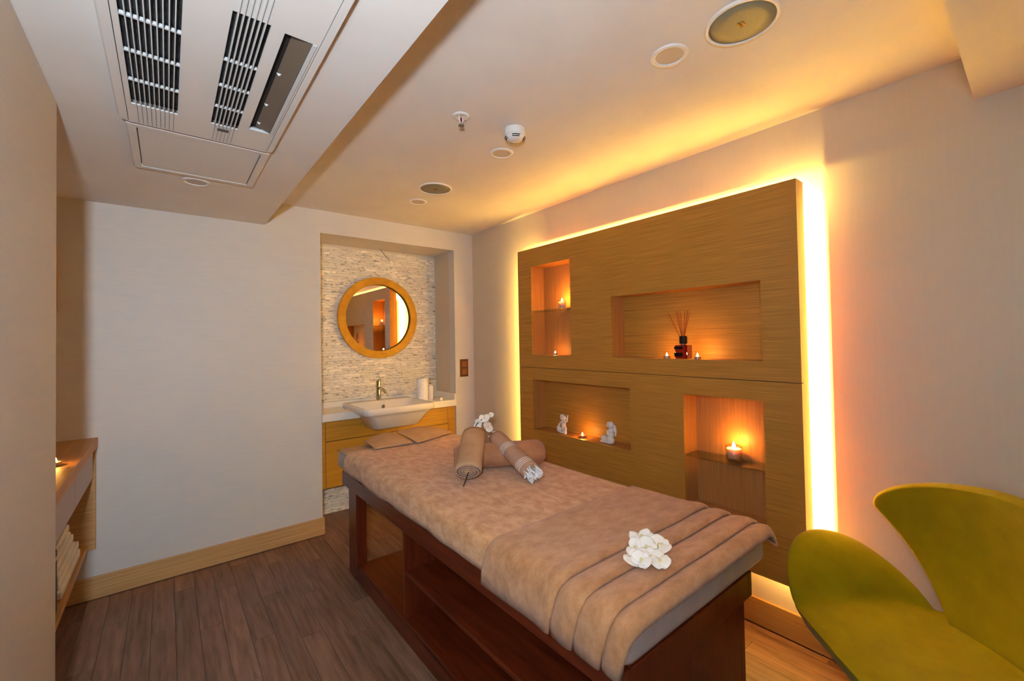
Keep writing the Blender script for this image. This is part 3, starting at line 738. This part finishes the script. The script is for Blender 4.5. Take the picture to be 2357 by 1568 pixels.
obj('bulb', MB().lathe([(0, -.006), (.004, -.010), (.004, -.030), (0, -.034)], (x, y, z), 12), 'red_bulb', sk, smooth=True)
for s_ in (-1, 1):
    obj('arm', MB().tube([(x+s_*.010, y+s_*.004, z-.002), (x+s_*.013, y+s_*.005, z-.018), (x+s_*.006, y+s_*.002, z-.036)], .003, 8), 'plastic_white', sk, smooth=True)
obj('nozzle', MB().lathe([(.007, -.034), (.005, -.040), (.005, -.044)], (x, y, z), 14), 'steel', sk)
obj('deflector', MB().lathe([(0, -.044), (.013, -.044), (.014, -.046), (0, -.046)], (x, y, z), 20), 'steel', sk)
sm_ = thing('smoke_detector', 'white round smoke detector with dark vent slots on the ceiling', 'smoke detector', (1.335, 1.612, ZC))
x, y, z = sm_.location
obj('base', MB().lathe([(.052, 0), (.053, -.003), (.053, -.030), (.050, -.033)], (x, y, z), 40), 'plastic_white', sm_, smooth=False, bevel=.001)
obj('chamber', MB().lathe([(.050, -.033), (.048, -.042), (.036, -.052), (.022, -.058), (0, -.060)], (x, y, z), 40), 'plastic_white', sm_, smooth=True)
for k in range(4):
    for (rad, zz) in ((.0475, -.0425), (.0415, -.0480)):
        a0 = math.radians(90*k+240-26); pts = [(x+rad*math.cos(a0+math.radians(q)), y+rad*math.sin(a0+math.radians(q)), z+zz) for q in range(0, 53, 6)]
        obj('vent_slot', MB().tube(pts, .0022, 6), 'plastic_black', sm_)

# ceiling cassette air conditioner
ac = thing('air_conditioner', 'beige one-way ceiling cassette air conditioner with ribbed intake grilles', 'air conditioner', (.113, 1.35, ZS))
Zf = ZS-.022
AX0, AX1, AY0, AY1 = -.140, .366, .55, 2.122
frm = MB(); pO = rrect(AX0, AX1, AY0, AY1, .030); pI = rrect(-.111, .340, AY0+.03, AY1-.004, .004)
frm = loft([(pO, ZS), (pO, ZS-.010), (rrect(AX0+.006, AX1-.006, AY0+.006, AY1-.006, .027), Zf), (pI, Zf), (pI, ZS)], False, False)
obj('frame', frm, 'ac_plastic', ac)
G1 = (-.095, .031, .72, 1.958); G2 = (.130, .216, 1.258, 1.960); OUT = (.250, .334, 1.268, 1.930)
fp = obj('face_plate', slab(2, Zf+.0005, Zf+.006, (-.109, .338), (AY0+.032, AY1-.006), [(G1[0], G1[1], G1[2], G1[3]), (G2[0], G2[1], G2[2], G2[3]), (OUT[0], OUT[1], OUT[2], OUT[3])]), 'ac_plastic', ac)
obj('filter', B(G1[0]-.005, G1[1]+.005, G1[2]-.005, G1[3]+.005, ZS-.003, ZS-.001), 'ac_mesh', ac)
obj('filter', B(G2[0]-.005, G2[1]+.005, G2[2]-.005, G2[3]+.005, ZS-.003, ZS-.001), 'ac_mesh', ac)
for k in range(9):
    xx = G1[0]+(G1[1]-G1[0])*(k+1)/10
    obj('slat_groove', B(xx+.0014, xx+.0026, G1[3]+.002, AY1-.012, Zf-.0004, Zf+.002), 'groove', fp)
    obj('slat', B(xx-.0014, xx+.0014, AY0+.04, AY1-.012, Zf-.0015, Zf+.008), 'ac_plastic', fp)
for k in range(6):
    xx = G2[0]+(G2[1]-G2[0])*(k+1)/7
    obj('slat_groove', B(xx+.0016, xx+.0028, G2[3]+.002, AY1-.012, Zf-.0004, Zf+.002), 'groove', fp)
    obj('slat_groove', B(xx+.0016, xx+.0028, AY0+.04, G2[2]-.002, Zf-.0004, Zf+.002), 'groove', fp)
    obj('slat', B(xx-.0016, xx+.0016, AY0+.04, AY1+.0-.012, Zf-.0015, Zf+.008), 'ac_plastic', fp)
for yy in (.93, 1.10, 1.272, 1.445, 1.617, 1.790):
    obj('crossbar', B(G1[0], G1[1], yy-.0032, yy+.0032, Zf+.003, Zf+.012), 'ac_white', fp)
for yy in (1.500, 1.660, 1.815):
    obj('crossbar', B(G2[0], G2[1], yy-.0032, yy+.0032, Zf+.003, Zf+.012), 'ac_white', fp)
obj('badge', B(.153, .190, 1.985, 2.006, Zf-.002, Zf+.001), 'groove', ac)
# outlet: dark throat, slanted flap, white lip, little clips
obj('outlet_throat', B(OUT[0]-.004, OUT[1]+.004, OUT[2]-.004, OUT[3]+.004, ZS-.002, ZS-.0005), 'ac_dark', ac)
fl_ = MB().add([(OUT[0]+.022, OUT[2]+.004, ZS-.003), (OUT[1]-.014, OUT[2]+.004, Zf+.003), (OUT[1]-.014, OUT[3]-.008, Zf+.003), (OUT[0]+.022, OUT[3]-.008, ZS-.003)], [(0, 1, 2, 3)])
obj('outlet_flap', fl_, 'ac_flap', ac, solid=.002)
obj('outlet_lip', B(OUT[1]-.013, OUT[1]-.001, OUT[2]+.002, OUT[3]-.002, Zf-.001, Zf+.010), 'ac_white', ac, bevel=.001)
obj('outlet_lip', B(OUT[0]+.002, OUT[1]-.014, OUT[3]-.007, OUT[3]-.001, Zf-.001, Zf+.010), 'ac_white', ac, bevel=.001)
for yy in (1.50, 1.72, 1.88):
    obj('flap_clip', MB().add([(OUT[0]+.020, yy, ZS-.004), (OUT[0]+.034, yy-.008, ZS-.008), (OUT[0]+.034, yy+.008, ZS-.008), (OUT[0]+.026, yy, ZS-.014)], [(0, 1, 2), (0, 1, 3), (1, 2, 3), (0, 2, 3)]), 'ac_plastic', ac)
ah = thing('access_hatch', 'beige framed access hatch on the soffit behind the air conditioner', 'access hatch', (.12, 2.42, ZS))
hp = rrect(-.122, .362, 2.150, 2.672, .008); 
obj('hatch_frame', loft([(hp, ZS), (hp, ZS-.012), (rrect(-.117, .357, 2.155, 2.667, .006), ZS-.015), (rrect(-.092, .330, 2.182, 2.640, .002), ZS-.015), (rrect(-.092, .330, 2.182, 2.640, .002), ZS)], False, False), 'ac_plastic', ah)
obj('hatch_door', B(-.088, .326, 2.186, 2.634, ZS-.013, ZS-.002), 'ac_plastic', ah, bevel=.0015)

# ------------------------------------------------------------------ console behind the left wall
cs = thing('wall_console', 'floating oak wall console with pale drawer fronts and open lower shelf', 'console', (-.6, 2.7, .297))
CX0, CX1 = XL2+.002, -.318
obj('top', B(CX0, CX1, 1.9, YB-.002, .886, .936), 'oak_trim_y', cs, bevel=.002)
obj('side_panel', B(CX0, CX1-.008, YB-.036, YB-.002, .297, .886), 'oak_trim', cs, bevel=.001)
obj('drawer_box', B(CX0, CX1-.036, 1.9, YB-.036, .716, .886), 'oak_trim_y', cs)
obj('drawer_front', B(CX1-.036, CX1-.018, 2.853, YB-.038, .712, .882), 'lacquer', cs, bevel=.0015)
obj('drawer_front', B(CX1-.036, CX1-.018, 2.15, 2.847, .712, .882), 'lacquer', cs, bevel=.0015)
obj('lower_shelf', B(CX0, CX1-.042, 1.9, YB-.036, .297, .330), 'oak_trim_y', cs, bevel=.001)
obj('back_board', B(CX0, CX0+.012, 1.9, YB-.036, .330, .716), 'oak_trim_y', cs)
tealight((-.392, 2.80, .936), 'tealight burning on the oak console at the left edge', power=.5, s=1.1)
def folded_towel(x0, x1, y0, y1, z0, th, label):
    t_ = thing('folded_towel', label, 'towel', ((x0+x1)/2, (y0+y1)/2, z0), 'white towels on the console shelf')
    for k in range(2):
        zz = z0+k*th/2
        n = 10; rows = []
        pts = []
        for i in range(25):
            a_ = -PI/2+PI*i/24; pts.append((y1-th*.25+math.cos(a_)*th*.25, zz+th*.25+math.sin(a_)*th*.245))
        pts = [(y0, zz+.003)] + pts + [(y0, zz+th*.5-.004)]
        mb = MB().prism(pts, 0, x0+.004*k, x1-.006*k)
        obj('fold', mb, 'towel_white', t_, bevel=.006, segs=3, smooth=True)
folded_towel(-.72, -.372, 2.80, 3.34, .330, .085, 'folded white towel at the bottom of the console shelf pile')
folded_towel(-.70, -.378, 2.78, 3.22, .416, .080, 'folded white towel in the middle of the console shelf pile')
folded_towel(-.71, -.384, 2.80, 3.14, .497, .075, 'folded white towel on top of the console shelf pile')
bb = thing('black_box', 'glossy black box on the lower console shelf beside the towels', 'box', (-.5, 2.5, .330))
obj('case', B(-.66, -.372, 2.36, 2.70, .330, .600), 'plastic_black', bb, bevel=.006)
obj('trim_edge', B(-.373, -.370, 2.37, 2.69, .56, .575), 'steel', bb)
wm = thing('wall_picture', 'brown framed board on the back wall half hidden by the left wall edge', 'picture', (-.62, YB-.01, 1.88))
obj('frame', slab(1, YB-.022, YB-.001, (-.78, -.487), (1.70, 2.06), [(-.75, -.517, 1.73, 2.03)]), 'mirror_frame_wood', wm)
obj('board', B(-.751, -.516, YB-.012, YB-.002, 1.729, 2.031), 'oak_trim', wm)
obj('ledge', B(-.78, -.482, YB-.045, YB-.001, 1.672, 1.698), 'oak_trim', wm, bevel=.003)

# ------------------------------------------------------------------ green lounge chair
O = Vector((1.853, .240, 0)); FD = Vector((-.7071, .7071, 0)); RD = Vector((.7071, .7071, 0))
ch = thing('lounge_chair', 'olive green upholstered shell lounge chair with curved wing arms', 'chair', O)
def cw(r, f, z): return O + RD*r + FD*f + Vector((0, 0, z))
def sgn(v): return -1 if v < 0 else 1
def arm_shape(f):
    x_ = (f-.035)/.228
    return math.sqrt(max(0.0, 1-x_*x_))
rows = []
NU = 44
fs = [-.27, -.25, -.23, -.21] + [.035-.228*math.cos(PI*i/26) for i in range(27)]
for f in fs:
    s_ = arm_shape(f); row = []
    zs = .452 - 1.3*max(0, f-.12)**2 + .05*max(0, (-.18-f)/.1)**2
    hw = .300 - .02*max(0, f/.26)**3 - .105*min(1, max(0, (-.13-f)/.12))
    for j in range(NU+1):
        u = -1+2*j/NU; au = abs(u)
        if au <= .62:
            q = au/.62; row.append(cw(sgn(u)*hw*q, f, zs - .022*(1-q*q)*math.cos(min(1, abs(f)/.3)*PI/2)))
        else:
            q = (au-.62)/.38; ext = .010 + .200*s_; hh = .004 + .184*s_
            row.append(cw(sgn(u)*(hw + ext*q**1.25), f + .015*q*s_, zs + hh*(.15*q+.85*math.sin(q*PI/2))))
    rows.append(row)
obj('seat', MB().grid(rows), 'wool_green', ch, smooth=True, solid=.042, soff=-1, sub=1)
rows = []
NT = 40
zl_ = [.425+(.77-.425)*i/14 for i in range(15)] + [.77+.185*math.sin(PI/2*i/14) for i in range(1, 15)]
for z_ in zl_:
    if z_ <= .77: w_ = .195+.262*max(0, (z_-.425)/.345)
    else: w_ = .457*max(.02, (1-((z_-.77)/.1852)**1.9))**(1/1.9)
    zz = (z_-.425)/.53; row = []
    for j in range(NT+1):
        r_ = w_*(-1+2*j/NT)
        f_ = -.250 - .055*math.sin(PI*min(1, zz*.95)) + (r_/.43)**2*(.115+.035*zz)
        row.append(cw(r_, f_, z_))
    rows.append(row)
obj('backrest', MB().grid(rows), 'wool_green', ch, smooth=True, solid=.042, soff=-1, sub=1)
obj('pedestal', MB().lathe([(.032, .03), (.028, .10), (.025, .38), (.06, .395)], tuple(O), 24), 'steel', ch, smooth=True)
for k in range(4):
    a_ = math.radians(20+90*k)
    obj('foot', MB().tube([(O.x, O.y, .05), (O.x+.13*math.cos(a_), O.y+.13*math.sin(a_), .04), (O.x+.25*math.cos(a_), O.y+.25*math.sin(a_), .016)], [.022, .018, .013], 10), 'steel', ch, smooth=True)
